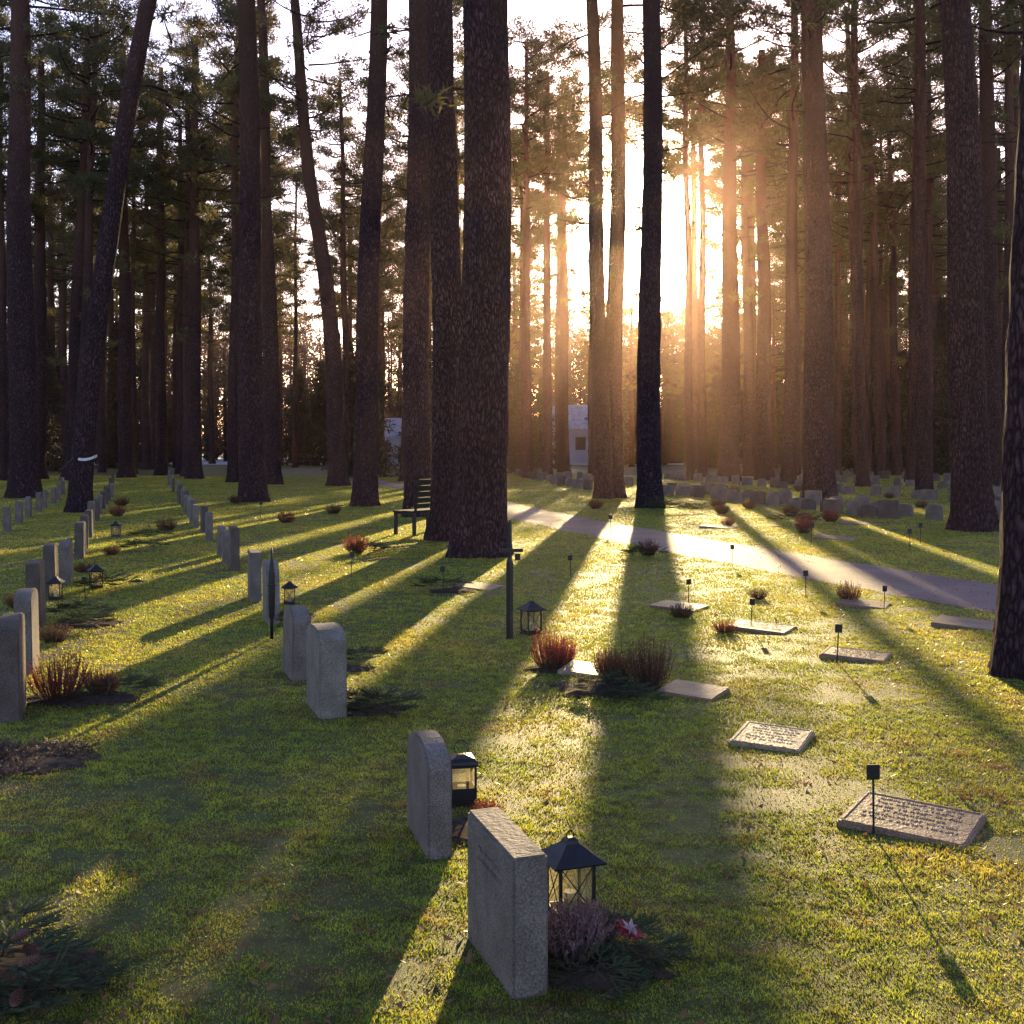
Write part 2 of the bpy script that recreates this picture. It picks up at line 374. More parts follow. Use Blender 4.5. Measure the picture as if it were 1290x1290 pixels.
def crown_mesh(h=11.0, rad=2.9, nb=34, dead=8, per=70):
    mb = MB(); cs = []; rs = []
    for i in range(nb):
        f = (i + random.random()) / nb; z = f * h * 0.93; t = random.uniform(0, 6.28)
        L = rad * (0.45 + 0.75 * math.sin(math.pi * min(1, 0.22 + 0.75 * f))) * random.uniform(0.5, 1.2)
        up = random.uniform(-0.15, 0.45) + 0.3 * f
        pts = []; kx = random.uniform(-0.6, 0.6)
        for j in range(5):
            s_ = j / 4; tt = t + kx * s_
            pts.append((math.cos(tt) * L * s_, math.sin(tt) * L * s_, z + up * L * s_ * s_ + random.uniform(-0.1, 0.1) * s_))
        mb.tube(pts, [0.055 - 0.010 * j for j in range(5)], 5, 0, False)
        for j in (2, 3, 4, 4):
            p = pts[j]
            for _ in range(1 if j < 3 else 2):
                r = random.uniform(0.30, 0.64)
                q = (p[0] + random.uniform(-.5, .5), p[1] + random.uniform(-.5, .5), p[2] + random.uniform(-.05, .35))
                mb.tube([p, q], [.012, .005], 3, 0, False)
                cs.append(q); rs.append(r)
    for i in range(dead):
        z = -random.uniform(0.2, 6.5); t = random.uniform(0, 6.28); L = random.uniform(0.6, 2.2); dr = random.uniform(-.5, .2)
        pts = [(math.cos(t) * L * s_, math.sin(t) * L * s_, z + dr * L * s_ * s_) for s_ in (0, .35, .7, 1)]
        mb.tube(pts, [0.035, 0.025, 0.016, 0.006], 4, 0, False)
        if random.random() < 0.35: cs.append(pts[-1]); rs.append(random.uniform(0.25, 0.45))
    tris = needles_at(cs, rs, per, 0.24, 0.030, 0.5)
    return merge_tris(mb, 'crown', tris, [BARK, NEED], 1)
CROWNS = [crown_mesh(random.uniform(9.5, 12), random.uniform(2.3, 3.2), random.randint(22, 35), random.randint(5, 10)) for _ in range(7)]
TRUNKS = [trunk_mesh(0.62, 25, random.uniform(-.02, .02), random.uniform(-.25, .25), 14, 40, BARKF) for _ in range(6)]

def pine(x, y, dia=None, lean=0.0, curve=0.0, cz=None, sc=None, label=None, shared=False):
    e = obj('pine_tree', None, (x, y, 0), label=label or 'tall straight pine with rough bark on the lawn', cat='tree', group='pine trees of the cemetery wood')
    e.empty_display_size = 0.5
    cz = cz if cz is not None else (random.uniform(14, 17) if y < 56 else random.uniform(12.5, 16))
    s_ = sc or random.uniform(0.88, 1.1)
    if shared:
        k_ = dia / 0.62; H = cz + 9.5 * s_
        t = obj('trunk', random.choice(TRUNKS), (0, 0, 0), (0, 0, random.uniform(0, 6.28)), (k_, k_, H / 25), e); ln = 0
    else:
        t = obj('trunk', trunk_mesh(dia, cz + 9.5, lean, curve), (0, 0, 0), (0, 0, 0), 1, e); ln = lean
    obj('crown', random.choice(CROWNS), (ln * (cz + 3), 0, cz), (0, ln * 0.9, random.uniform(0, 6.28)), s_, e)
    return e
BIG = [
 (-0.46, 17.7, .79, .006, 0, 'massive dark pine trunk with deeply furrowed bark'),
 (-1.18, 20.8, .57, -.008, 0, 'straight pine standing just behind a thicker trunk'),
 (-2.29, 28, .66, 0, 0, 'thick straight pine beside the dark bench'),
 (-8.05, 35.7, .80, -.010, 0, 'thick straight pine with sunlit edge beside gravestones'),
 (-11.0, 53, .80, -.025, 0, 'tall pine leaning slightly behind another pine'),
 (-11.2, 29.9, .55, .14, -.35, 'leaning dark pine with pale tape round its base'),
 (-16.4, 38.6, .92, -.01, 0, 'broad dark pine at the edge of the grave rows'),
 (-25.5, 62, .8, .005, 0, None), (-23.1, 60, .7, .045, 0, 'tall pine leaning gently among other pines'), (-21.6, 57.5, .55, .035, 0, None),
 (-21.8, 65, .8, -.01, 0, None), (-21.4, 70, .7, 0, 0, None), (-21.6, 75, .6, 0, 0, None), (-17.4, 63, .8, 0, 0, None),
 (-7.65, 50.9, .80, -.094, .25, 'tall pine leaning over toward its neighbours'),
 (-4.3, 33.2, .68, .03, 0, 'tall pine tilting slightly beside the footpath'),
 (3.0, 38, .58, -.022, 0, 'slim pine growing close against a second trunk'), (3.40, 38.5, .62, .010, 0, 'tall pine growing close against a slim trunk'),
 (3.82, 31.9, .66, .004, 0, 'dark straight pine standing in front of the sun'),
 (3.6, 80, .75, 0, 0, None), (2.6, 85, .5, 0, 0, None), (0.9, 72, .65, 0, 0, None), (4.3, 62, .45, 0.01, 0, None),
 (11.0, 58, 1.0, 0.0, 0, 'broad pine glowing reddish in the sun haze'), (14.1, 68, .7, -.02, 0, None), (9.6, 35.7, .94, -.018, 0, 'very thick straight pine among low gravestones'),
 (12.8, 53, .65, .01, 0, None), (13.2, 60, .85, -.01, 0, None), (9.34, 23.2, .74, -.05, .1, 'thick dark pine tilting back beside gravestones'),
 (17.9, 43, .75, -.01, 0, None), (21.8, 68, .6, -.03, 0, None), (24.1, 72, .55, -.02, 0, None), (14.3, 40, .52, -.01, 0, None),
 (18.8, 62, .6, -.03, 0, None), (26.3, 60, .8, 0, 0, None), (3.88, 8.4, .5, .02, 0, 'pine trunk rising close beside the mossy lawn'),
 (-26, 50, .7, .02, 0, None), (-20.5, 44.5, .6, .0, 0, None), (22.5, 52, .6, .0, 0, None),
 (15.2, 50, .5, -.015, 0, None), (19.5, 56, .6, .01, 0, None), (17.2, 70, .7, 0, 0, None), (16.6, 36, .45, -.03, .1, None),
 (-13.6, 56, .5, .01, 0, None), (-9.4, 66, .45, -.02, 0, None), (-5.5, 58, .42, .05, 0, 'thin pine leaning slightly behind thicker trunks'),
 (9.3, 60, .42, -.012, 0, 'thin pine standing against the bright sun glow'), (10.9, 66, .5, 0, 0, None), (7.1, 57, .36, .006, 0, 'thin pine standing against the bright sun glow'),
]
taken = []
for (x, y, d, ln, cv, lb) in BIG:
    cc_ = x - KS * y
    e = pine(x, y, d, ln, cv, cz=(max(14.5, y * .255 + .6) if (y > 50 and -1 < cc_ < 5) else None), label=lb); taken.append((x, y))
    if lb and 'tape' in lb:
        mb = MB(); pts = []
        for k_ in range(25):
            t = 2 * math.pi * k_ / 24; z = 1.38 + 0.05 * math.sin(t * 2 + 1)
            cx = ln * z + cv * math.sin(z / 14 * math.pi)
            pts.append((cx + 0.31 * math.cos(t), 0.31 * math.sin(t), z))
        for k_ in range(24):
            a, b = pts[k_], pts[k_ + 1]; mb.quad([a, b, (b[0], b[1], b[2] + 0.07), (a[0], a[1], a[2] + 0.07)])
        mb.quad([(-.1, -.32, 1.4), (-.06, -.36, 1.42), (-.32, -.42, 1.15), (-.36, -.40, 1.12)])
        obj('tape', mb.mesh('tape', [TAPE]), parent=e, label='loosely tied pale tape round the trunk')
cnt = 0; tries = 0
while cnt < 190 and tries < 9000:
    tries += 1
    y = 58 + 84 * random.random() ** 0.85; x = random.uniform(-0.52, 0.52) * y
    if any((x - a) ** 2 + (y - b) ** 2 < 7 for a, b in taken): continue
    px = 645 + 1449 * x / y
    if 245 < px < 305 or 360 < px < 440 or 480 < px < 512: 
        if random.random() < 0.85: continue
    if (485 < px < 515 or 714 < px < 748) and y > 70: continue
    if abs(path_dist(np.array([x]), np.array([y]))[0]) < 2: continue
    c = x - KS * y; cz = random.uniform(12, 16); sc = None
    if -3.5 < c < 6.0:
        if y > 92 or -1.1 < c < 2.6: continue
        cz = max(cz, (y) * 0.19 + 4.0)
        if random.random() < 0.3: continue
    elif -18 < c < 10:
        if y < 97:
            if random.random() < .65: cz = max(cz, y * .19 + 2.5)
        elif random.random() < .8: cz = random.uniform(6, 9); sc = random.uniform(.65, .85)
    taken.append((x, y)); cnt += 1
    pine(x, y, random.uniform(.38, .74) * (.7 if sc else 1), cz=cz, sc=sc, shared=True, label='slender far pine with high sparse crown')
for k_ in range(22):
    y = random.uniform(96, 138); px = 750 + k_ * 11 + random.uniform(-5, 5)
    pine((px - 645) / 1449 * y, y, random.uniform(.3, .5), cz=random.uniform(6, 8.5), sc=random.uniform(.6, .8), shared=True, label='young slender far pine with low sparse crown')

# spruces ----------------------------------------------------------------
def spruce_crown(H=11, rad=2.1):
    mb = MB(); cs = []; rs = []; z = 0.5
    while z < H - 0.3:
        L0 = rad * (1 - z / H) ** 0.7 + 0.15
        for k_ in range(10):
            t = random.uniform(0, 6.28); L = L0 * random.uniform(.6, 1.15)
            pts = [(math.cos(t) * L * s_, math.sin(t) * L * s_, z - 0.28 * L * s_) for s_ in (0, .5, 1)]
            mb.tube(pts, [.03, .018, .006], 4, 0, False)
            for s_ in (.3, .6, .9):
                cs.append((math.cos(t) * L * s_, math.sin(t) * L * s_, z - .28 * L * s_ - .05)); rs.append(.2 + .25 * (1 - z / H))
        z += 0.4
    return merge_tris(mb, 'crown', needles_at(cs, rs, 18, 0.28, 0.042, 0.5, -.3), [BARK, SPRN], 1)
SPR = [spruce_crown(11, 2.4), spruce_crown(9, 2.2), spruce_crown(12.5, 2.6)]
def spruce(x, y, s_):
    e = obj('spruce_tree', None, (x, y, 0), label='dark bushy spruce standing among pine trunks', cat='tree', group='young spruces in the wood')
    obj('trunk', random.choice(TRUNKS), (0, 0, 0), (0, 0, random.random() * 6), (.28 * s_, .28 * s_, .33 * s_), e)
    obj('crown', random.choice(SPR), (0, 0, 0), (0, 0, random.random() * 6), s_, e)
for px, y, s_ in ((466, 66, .85), (440, 88, .8), (530, 86, .9), (655, 78, .7), (50, 80, .9), (150, 95, 1),
                 (1090, 84, 1), (1140, 92, 1.1), (1190, 80, 1.0), (1235, 90, 1.1), (1275, 82, 1.1), (1050, 98, 1.0), (560, 96, .9), (1165, 74, .9), (1250, 70, .8), (20, 92, 1.1)):
    spruce((px - 645) / 1449 * y, y, s_)
for k_ in range(58):
    y = random.uniform(98, 138); px = (k_ + random.random()) / 58 * 1400 - 55
    if 482 < px < 518 or 708 < px < 752 or (255 < px < 295): continue
    if px < 600 and k_ % 3 == 0: continue
    spruce((px - 645) / 1449 * y, y, random.uniform(.7, 1.2))
for k_ in range(9):
    y = random.uniform(110, 140); px = 760 + k_ * 22 + random.uniform(-8, 8)
    spruce((px - 645) / 1449 * y, y, random.uniform(.9, 1.3))

# far wood ----------------------------------------------------------------
mb = MB()
for i in range(900):
    x = random.uniform(-105, 105); y = random.uniform(143, 190); hh = random.uniform(12, 24); ln = random.uniform(-.5, .5)
    mb.tube([(x, y, 0), (x + ln * .5, y, hh / 2), (x + ln, y, hh)], [random.uniform(.14, .3), .13, .04], 5, 0, False)
cs = []; rs = []
for i in range(6800):
    x = random.uniform(-105, 105); y = random.uniform(143, 190); z = random.random() ** 1.2 * (19 + 4 * math.sin(x * .35) + 3 * math.sin(x * .13 + 2))
    cs.append((x, y, z + 1.2)); rs.append(random.uniform(.9, 2.1))
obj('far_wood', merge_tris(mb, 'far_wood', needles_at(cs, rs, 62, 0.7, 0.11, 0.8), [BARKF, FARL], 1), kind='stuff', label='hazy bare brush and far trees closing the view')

# houses --------------------------------------------------------------------
def house(x, y, rz, s=1):
    e = obj('house', None, (x, y, 0), (0, 0, rz), s, label='small white house with snowy roof glimpsed between trunks', cat='house', group='houses beyond the wood')
    mb = MB(); mb.box((0, 0, 1.9), (9, 6, 3.8))
    for s_ in (-1, 1): mb.quad([(s_ * 4.5, -3, 3.8), (s_ * 4.5, 3, 3.8), (s_ * 4.5, 0, 6.3)][::s_])
    obj('wall', mb.mesh('wall', [WHITE]), parent=e)
    mb = MB()
    for s_ in (-1, 1):
        mb.box((0, s_ * 1.65, 5.08), (9.8, 4.25, .14), rot=Matrix.Rotation(-s_ * math.atan2(2.5, 3), 3, 'X'))
    obj('roof', mb.mesh('roof', [ROOF]), parent=e)
    for wx in (-3, -1, 3):
        mb = MB(); mb.box((wx, -3.02, 2.2), (1.1, .08, 1.4)); obj('window', mb.mesh('window', [WINDOW]), parent=e)
    mb = MB(); mb.box((1.1, -3.02, 1.15), (1.0, .08, 2.1)); obj('door', mb.mesh('door', [DGREEN]), parent=e)
house(8.0, 128, R(8)); house(-13.0, 134, R(-12), .8)

# ------------------------------------------------------------------ gravestones
ROWROT = math.atan2(1, -.32)
def stone_mesh(L, T, H, shape, mat):
    prof = [(-L / 2, -.06), (L / 2, -.06)]
    if shape == 'arch':
        sh = H - 0.10 * L / .45
        prof += [(L / 2 * math.cos(t), sh + (H - sh) * math.sin(t)) for t in [math.pi * i / 12 for i in range(13)]]
    elif shape == 'shoulder':
        prof += [(L / 2, H - .07), (L / 2 - .05, H - .03)] + [(L / 2 * .8 * math.cos(t), H - .03 + .03 * math.sin(t)) for t in [math.pi * i / 8 for i in range(1, 8)]] + [(-L / 2 + .05, H - .03), (-L / 2, H - .07)]
    else: prof += [(L / 2, H), (-L / 2, H)]
    bm = bmesh.new(); vs_ = [bm.verts.new((p[0], -T / 2, p[1])) for p in prof]; f = bm.faces.new(vs_)
    r = bmesh.ops.extrude_face_region(bm, geom=[f]); bmesh.ops.translate(bm, vec=(0, T, 0), verts=[g for g in r['geom'] if isinstance(g, bmesh.types.BMVert)])
    bmesh.ops.recalc_face_normals(bm, faces=bm.faces)
    bmesh.ops.bevel(bm, geom=[e for e in bm.edges if e.calc_length() > .02 and e.calc_face_angle(0) > .5], offset=.008, segments=2, affect='EDGES')
    me = bpy.data.meshes.new('gravestone'); bm.to_mesh(me); bm.free(); me.materials.append(mat); return me
def letter_mesh(L, lines, face_y=None, top=0, hgt=.018, gap=.034, mat=None):
    mb = MB()
    for li in range(lines):
        wl = L * random.uniform(.5, .8); x = -wl / 2
        while x < wl / 2:
            ww = hgt * .55
            for _ in range(random.randint(2, 3)):
                k_ = random.random(); bw, bh = (hgt * .16, hgt) if k_ < .6 else (ww, hgt * .16)
                ox = random.choice((0, ww - hgt * .16)) if k_ < .6 else ww / 2; oz = 0 if k_ < .6 else random.choice((-.42, 0, .42)) * hgt
                if face_y is not None: mb.box((x + ox, face_y + random.uniform(0, .0006), top - li * gap + oz), (bw, .002, bh))
                else: mb.box((x + ox, -(li * gap) + top + oz, random.uniform(0, .0008)), (bw, bh, .003))
            x += hgt * .85 if random.random() > .15 else hgt * 1.5
    return mb.mesh('inscription', [mat])
SM = {}
def gstone(x, y, H=.5, L=.46, T=.1, shape='flat', mat=GRAN, label=None, rz=None, insc=False, group='upright gravestones in rows'):
    key = (round(H, 2), L, T, shape, mat.name)
    if key not in SM: SM[key] = stone_mesh(L, T, H, shape, mat)
    ad_ = {'arch': 'round topped', 'flat': 'plain rectangular', 'shoulder': 'low shouldered'}[shape]
    o = obj('gravestone', SM[key], (x, y, 0), (random.uniform(-.03, .03), random.uniform(-.02, .02), (ROWROT if rz is None else rz) + random.uniform(-.04, .04)),
        label=label or f'{ad_} granite gravestone standing in the grass', cat='gravestone', group=group)
    if insc: obj('inscription', letter_mesh(L * .7, 2, T / 2 + .0002, H - .08, .015, .034, GRAN), parent=o)
    return o
gstone(-.02, 3.68, .43, .47, .115, 'flat', GRAN, 'rough grey granite gravestone beside lantern and heather', insc=True)
gstone(-.35, 4.84, .45, .46, .10, 'arch', GRAN, 'grey granite gravestone with curved top beside lantern')
gstone(-1.17, 7.25, .54, .46, .17, 'shoulder', GRAN3, 'pale granite gravestone with worn rounded top')
gstone(-1.58, 8.4, .50, .44, .13, 'arch', GRAN, 'round topped granite gravestone close to another')
gstone(-2.30, 11.0, .58, .42, .12, 'shoulder', GRAN3); gstone(-2.82, 12.6, .53, .45, .12)
for i, (x, y) in enumerate([(-3.79, 15.7), (-4.12, 16.6), (-4.45, 17.6), (-5.4, 20.5), (-6.1, 22.8), (-6.6, 24), (-7.0, 25.2), (-7.7, 27.5), (-8.2, 29), (-8.7, 30.7), (-9.2, 32.2), (-9.8, 34), (-10.5, 36.3), (-11.2, 38.6), (-11.9, 41), (-12.8, 43.5), (-13.9, 47), (-15.2, 51), (-16.4, 55)]):
    gstone(x, y, random.choice((.48, .52, .58)), .42, .11, random.choice(('flat', 'arch', 'shoulder')), random.choice((GRAN, GRAN2, GRAN3)))
for x, y, H in ((-3.1, 7.15, .62), (-3.62, 8.6, .6), (-4.42, 10.7, .6), (-5.2, 13, .58), (-5.5, 14.2, .52), (-6.5, 17.3, .55), (-6.8, 18.2, .5), (-7.1, 19.1, .55), (-7.9, 21.5, .5), (-8.75, 23.9, .55), (-9.5, 26.3, .5), (-10.4, 29, .5), (-11.2, 31.5, .5), (-12.0, 34, .55), (-12.7, 36.2, .5), (-13.4, 38.5, .5), (-15, 43, .55), (-17, 49, .55)):
    gstone(x, y, H, .48, .12, random.choice(('flat', 'shoulder')), random.choice((GRAN, GRAN2, GRAN2)))
for x, y in ((-10.0, 22.8), (-10.8, 25.2), (-11.6, 27.6), (-12.3, 29.9), (-13.0, 32), (-13.7, 34.4), (-14.5, 36.8), (-16, 41), (-18, 46), (-14.5, 30), (-16.5, 36)):
    gstone(x, y, .5, .45, .12, random.choice(('flat', 'arch')), GRAN)
# rows beyond the path
gr = 'low gravestones beyond the path'
for (n_, y0, y1, x0, x1) in ((32, 62, 23, 3.2, 10.4), (32, 66, 28, 7.5, 15), (28, 66, 34, 14, 20), (20, 70, 46, .5, 2.8), (24, 72, 40, 19, 24), (22, 44, 27, 5.0, 9.0), (26, 64, 28, 25, 12.6), (18, 60, 27, 26.5, 11.6)):
    for k_ in range(n_):
        f = k_ / (n_ - 1); y = y0 + (y1 - y0) * f + random.uniform(-.4, .4); x = x0 + (x1 - x0) * f + random.uniform(-.25, .25)
        gstone(x, y, random.choice((.30, .36, .43)), random.choice((.38, .48)), .12, random.choice(('flat', 'arch', 'shoulder')), random.choice((GRANB, GRAN2, GRAN, GRANB)), rz=random.uniform(-.9, -.3), group=gr)

# flat plaques
def plaque_mesh(L, W, T, mat):
    bm = bmesh.new(); bmesh.ops.create_cube(bm, size=1); bmesh.ops.scale(bm, vec=(L, W, T), verts=bm.verts)
    bmesh.ops.bevel(bm, geom=list(bm.edges), offset=.008, segments=2, affect='EDGES')
    me = bpy.data.meshes.new('flat_gravestone'); bm.to_mesh(me); bm.free(); me.materials.append(mat); return me
for i, (x, y, L, W, det) in enumerate([(1.76, 5.06, .54, .44, 1), (1.47, 6.5, .40, .42, 2), (1.22, 7.75, .40, .34, 0), (2.72, 9.1, .5, .36, 1), (2.28, 10.5, .55, .42, 1), (.56, 8.5, .36, .34, 3),
        (4.25, 10.7, .6, .45, 0), (1.73, 11.9, .5, .4, 0), (4.3, 24, .7, .5, 0), (5.9, 21, .7, .5, 0), (7.6, 25, .8, .5, 0), (3.7, 12.1, .5, .4, 0), (-.4, 13.6, .5, .4, 0)]):
    pm = PLAQP if det >= 2 else PLAQ
    o = obj('flat_gravestone', plaque_mesh(L, W, .07, pm), (x, y, -.004), (R(2.5) + random.uniform(-.02, .02), R(3) + random.uniform(-.02, .02), R(-28) + random.uniform(-.1, .1)),
        label=('pale' if det >= 2 else 'reddish') + (' flat stone grave plaque with raised lettering in grass' if det in (1, 2) else ' low flat stone grave slab lying in grass'), cat='gravestone', group='flat grave slabs on the lawn')
    if det in (1, 2): 
        obj('inscription', letter_mesh(L * .95, 6, None, W * .36, .022, .050, pm), (0, 0, .0352), parent=o)
        mb = MB()
        for s_ in (-1, 1):
            mb.box((0, s_ * (W / 2 - .02), .0352), (L - .05, .008, .005)); mb.box((s_ * (L / 2 - .02), 0, .0352), (.008, W - .052, .005))
        obj('raised_border', mb.mesh('raised_border', [pm]), parent=o)

# ------------------------------------------------------------------ grave marker stakes
mb = MB(); mb.tube([(0, 0, -.05), (0, 0, .25)], [.005, .005], 6); mb.box((0, 0, .265), (.055, .008, .065)); STK = mb.mesh('marker_stake', [BLACK])
for x, y, s_ in ((1.55, 4.93, 1), (2.2, 10.6, .9), (3.27, 12.8, 1), (2.5, 8.85, 1), (1.87, 12.2, .9), (3.75, 11.6, .9), (-.78, 13.2, 1), (.75, 14.6, 1), (4.9, 11, .9), (-.9, 16.5, .9), (5.2, 20, 1.2), (3.1, 16.2, 1), (-2.1, 15, 1), (6.4, 18.5, 1.2), (7.1, 20, 1.2), (1.9, 22, 1.3), (-4.6, 12.4, .9), (-3.9, 9.4, .9), (-5.9, 27, 1.4), (-7.2, 31, 1.5)):
    obj('marker_stake', STK, (x, y, 0), (random.uniform(-.06, .06), random.uniform(-.06, .06), random.uniform(-.4, .4)), s_, label='small black name tag on thin ground stake', cat='marker', group='grave marker stakes')

# ------------------------------------------------------------------ lanterns
def lantern(x, y, z0=0, s=1.0, rz=.3, label='black metal grave lantern with pyramid roof and glass', lattice=True, ring=.02, flat=False):
    e = obj('grave_lantern', None, (x, y, z0), (0, 0, rz), s, label=label, cat='lantern', group='grave lanterns')
    W = .065; Hb = .185
    mb = MB(); mb.box((0, 0, .008), (.15, .15, .016)); mb.box((0, 0, .022), (.135, .135, .012)); obj('base', mb.mesh('base', [BLACK]), parent=e)
    mb = MB()
    for sx in (-1, 1):
        for sy in (-1, 1): mb.box((sx * W, sy * W, .028 + Hb / 2), (.011, .011, Hb))
    for sx, sy in ((0, -1), (0, 1), (1, 0), (-1, 0)):
        for z in (.034, Hb + .022):
            mb.box((sx * W, sy * W, z), ((.118 if sx == 0 else .009), (.118 if sy == 0 else .009), .010))
        if lattice:
            for sg in (-1, 1):
                a, b = Vector((-sg * .058, 0, .042)), Vector((sg * .058, 0, Hb + .014))
                rot = Matrix.Rotation(math.atan2(sx, -sy), 3, 'Z')
                off = Vector((sx * (W + .002 + .0015 * sg), sy * (W + .002 + .0015 * sg), 0))
                mb.tube([rot @ a + off, rot @ b + off], [.0022, .0022], 5)
        elif flat:
            c_ = Vector((sx * (W + .001), sy * (W + .001), .028 + Hb * .22)); mb.box(c_, ((.116 if sx == 0 else .004), (.116 if sy == 0 else .004), Hb * .3))
    obj('frame', mb.mesh('frame', [BLACK]), parent=e)
    mb = MB()
    for sx, sy in ((0, -1), (0, 1), (1, 0), (-1, 0)):
        t = Vector((-sy, sx, 0)) * .058; c = Vector((sx * (W - .003), sy * (W - .003), 0))
        mb.quad([c - t + Vector((0, 0, .04)), c + t + Vector((0, 0, .04)), c + t + Vector((0, 0, Hb + .015)), c - t + Vector((0, 0, Hb + .015))])
    obj('glass', mb.mesh('glass', [GLASS]), parent=e)
    mb = MB(); zt = .028 + Hb
    lv = [(.100, zt), (.102, zt + .006), (.062, zt + .032), (.026, zt + .062), (.022, zt + .074), (.012, zt + .082)]
    if flat: lv = [(.076, zt), (.078, zt + .006), (.074, zt + .022), (.060, zt + .036), (.030, zt + .044), (.012, zt + .048)]
    for r, z in lv:
        for sx, sy in ((-1, -1), (1, -1), (1, 1), (-1, 1)): mb.v.append((sx * r, sy * r, z))
    for i in range(len(lv) - 1):
        for k_ in range(4):
            mb.f.append((i * 4 + k_, i * 4 + (k_ + 1) % 4, (i + 1) * 4 + (k_ + 1) % 4, (i + 1) * 4 + k_)); mb.m.append(0)
    mb.f.append((3, 2, 1, 0)); mb.m.append(0); n_ = (len(lv) - 1) * 4; mb.f.append((n_, n_ + 1, n_ + 2, n_ + 3)); mb.m.append(0)
    obj('roof', mb.mesh('roof', [BLACK]), parent=e)
    zr = lv[-1][1] - .006
    mb = MB(); pts = [(ring * math.cos(t), 0, zr + ring + ring * math.sin(t)) for t in [2 * math.pi * i / 20 for i in range(21)]]
    mb.tube(pts, [.0028] * 21, 5); obj('handle', mb.mesh('handle', [BLACK]), parent=e)
    mb = MB(); mb.tube([(0, 0, .028), (0, 0, .095)], [.024, .024], 14); mb.tube([(0, 0, .095), (0, 0, .105)], [.0015, .0015], 5)
    obj('candle', mb.mesh('candle', [WAX]), parent=e)
lantern(.205, 4.05, 0, .96, .35, ring=.014)
lantern(-.235, 5.35, 0, .88, .2, 'small black box lantern with wire handle behind curved gravestone', ring=.038, lattice=False, flat=True)
lantern(-2.36, 12.2, 0, .82, .2, 'small black lantern in grass beside granite gravestone', ring=.03)
lantern(.17, 10.25, 0, 1.0, .5, 'dark metal lantern beside black post and heather')
lantern(-4.92, 13.6, 0, .95, .5, 'small lantern beside row of gravestones'); lantern(-5.0, 12.6, 0, .85, .1, 'small lantern low beside row of gravestones')
lantern(-7.4, 21.5, 0, 1.0, .1, 'small lantern low beside row of gravestones')

# post with cross arm
e = obj('grave_post', None, (-.02, 9.96, 0), (0, 0, R(8)), label='black wooden post with short cross arm in grass', cat='post')
mb = MB(); mb.tube([(0, 0, -.05), (0, 0, .66), (0, 0, .70), (0, 0, 1.0), (0, 0, 1.03)], [.030, .030, .020, .018, .008], 4)
obj('upright', mb.mesh('upright', [BLACK]), parent=e)
mb = MB(); mb.box((.01, -.035, .77), (.20, .022, .030)); mb.box((.062, -.040, .715), (.045, .04, .055)); obj('cross_arm', mb.mesh('cross_arm', [BLACK]), parent=e)
e = obj('grave_torch', None, (-2.08, 9.96, 0), label='slim black pointed torch pole stuck in grass', cat='torch')
mb = MB(); mb.tube([(0, 0, -.05), (0, 0, .16), (0, 0, .2), (0, 0, .42), (0, 0, .55), (0, 0, .62), (0, 0, .7), (0, 0, .8)], [.014, .014, .026, .032, .030, .022, .012, .003], 12)
obj('pole', mb.mesh('pole', [BLACK], True), parent=e)
mb = MB(); mb.tube([(0, 0, .46), (0, 0, .475)], [.038, .038], 12); mb.tube([(0, 0, .56), (0, 0, .575)], [.036, .030], 12); obj('collar', mb.mesh('collar', [BLACK]), parent=e)

# bench
e = obj('park_bench', None, (-1.80, 22.4, 0), (0, 0, R(58)), label='dark green slatted bench beside pine trunk', cat='bench')
mb = MB()
for i in range(4): mb.box((0, -.22 + i * .12, .45), (1.2, .1, .035))
obj('seat', mb.mesh('seat', [DGREEN]), parent=e)
mb = MB()
for i in range(5): mb.box((0, -.33 - .025 * i, .56 + i * .115), (1.2, .03, .095), rot=Matrix.Rotation(R(12), 3, 'X'))
obj('backrest', mb.mesh('backrest', [DGREEN]), parent=e)
for sx in (-.52, .52):
    mb = MB(); mb.box((sx, .18, .2), (.05, .06, .46)); mb.box((sx, -.26, .2), (.05, .06, .46)); mb.box((sx, -.04, .41), (.05, .42, .04))
    mb.box((sx, -.345, .74), (.05, .03, .64), rot=Matrix.Rotation(R(12), 3, 'X')); obj('leg', mb.mesh('leg', [BLACK]), parent=e)

# ------------------------------------------------------------------ plants
def heather_mesh(name, mat, n=220, r=.17, h=.3, leafy=16):
    mb = MB(); T = []
    for i in range(n):
        t = random.uniform(0, 6.28); q = math.sqrt(random.random()); b = Vector((math.cos(t) * q * r * .45, math.sin(t) * q * r * .45, 0))
        hh = h * (1 - .30 * q * q) * random.uniform(.6, 1.15)
        tip = Vector((math.cos(t) * q * r * 1.05 + random.uniform(-.03, .03), math.sin(t) * q * r * 1.05 + random.uniform(-.03, .03), hh))
        mid = (b + tip) / 2 + Vector((math.cos(t), math.sin(t), 0)) * q * r * .12
        mb.tube([b, mid, tip], [.0022, .0016, .0008], 3, 0, False)
        for j in range(leafy):
            f = .3 + .7 * (j + random.random()) / leafy
            p = (b * (1 - f) ** 2 + mid * 2 * f * (1 - f) + tip * f * f)
            d = Vector((random.gauss(0, 1), random.gauss(0, 1), .8 + random.random())).normalized(); L = r * random.uniform(.06, .12)
            s_ = d.cross(Vector((random.random(), random.random(), random.random()))).normalized() * L * .26
            T.append([tuple(p - s_), tuple(p + s_), tuple(p + d * L)])
    return merge_tris(mb, name, np.array(T), [STEM, mat], 1)
HM = {'red': heather_mesh('heather_red', HRED, 150, .17, .3, 17), 'brown': heather_mesh('heather_brown', HBRN, 170), 'pink': heather_mesh('heather_pink', HPNK, 260, .17, .30, 20), 'dead': heather_mesh('heather_dead', HGRY, 110, .25, .10, 8)}
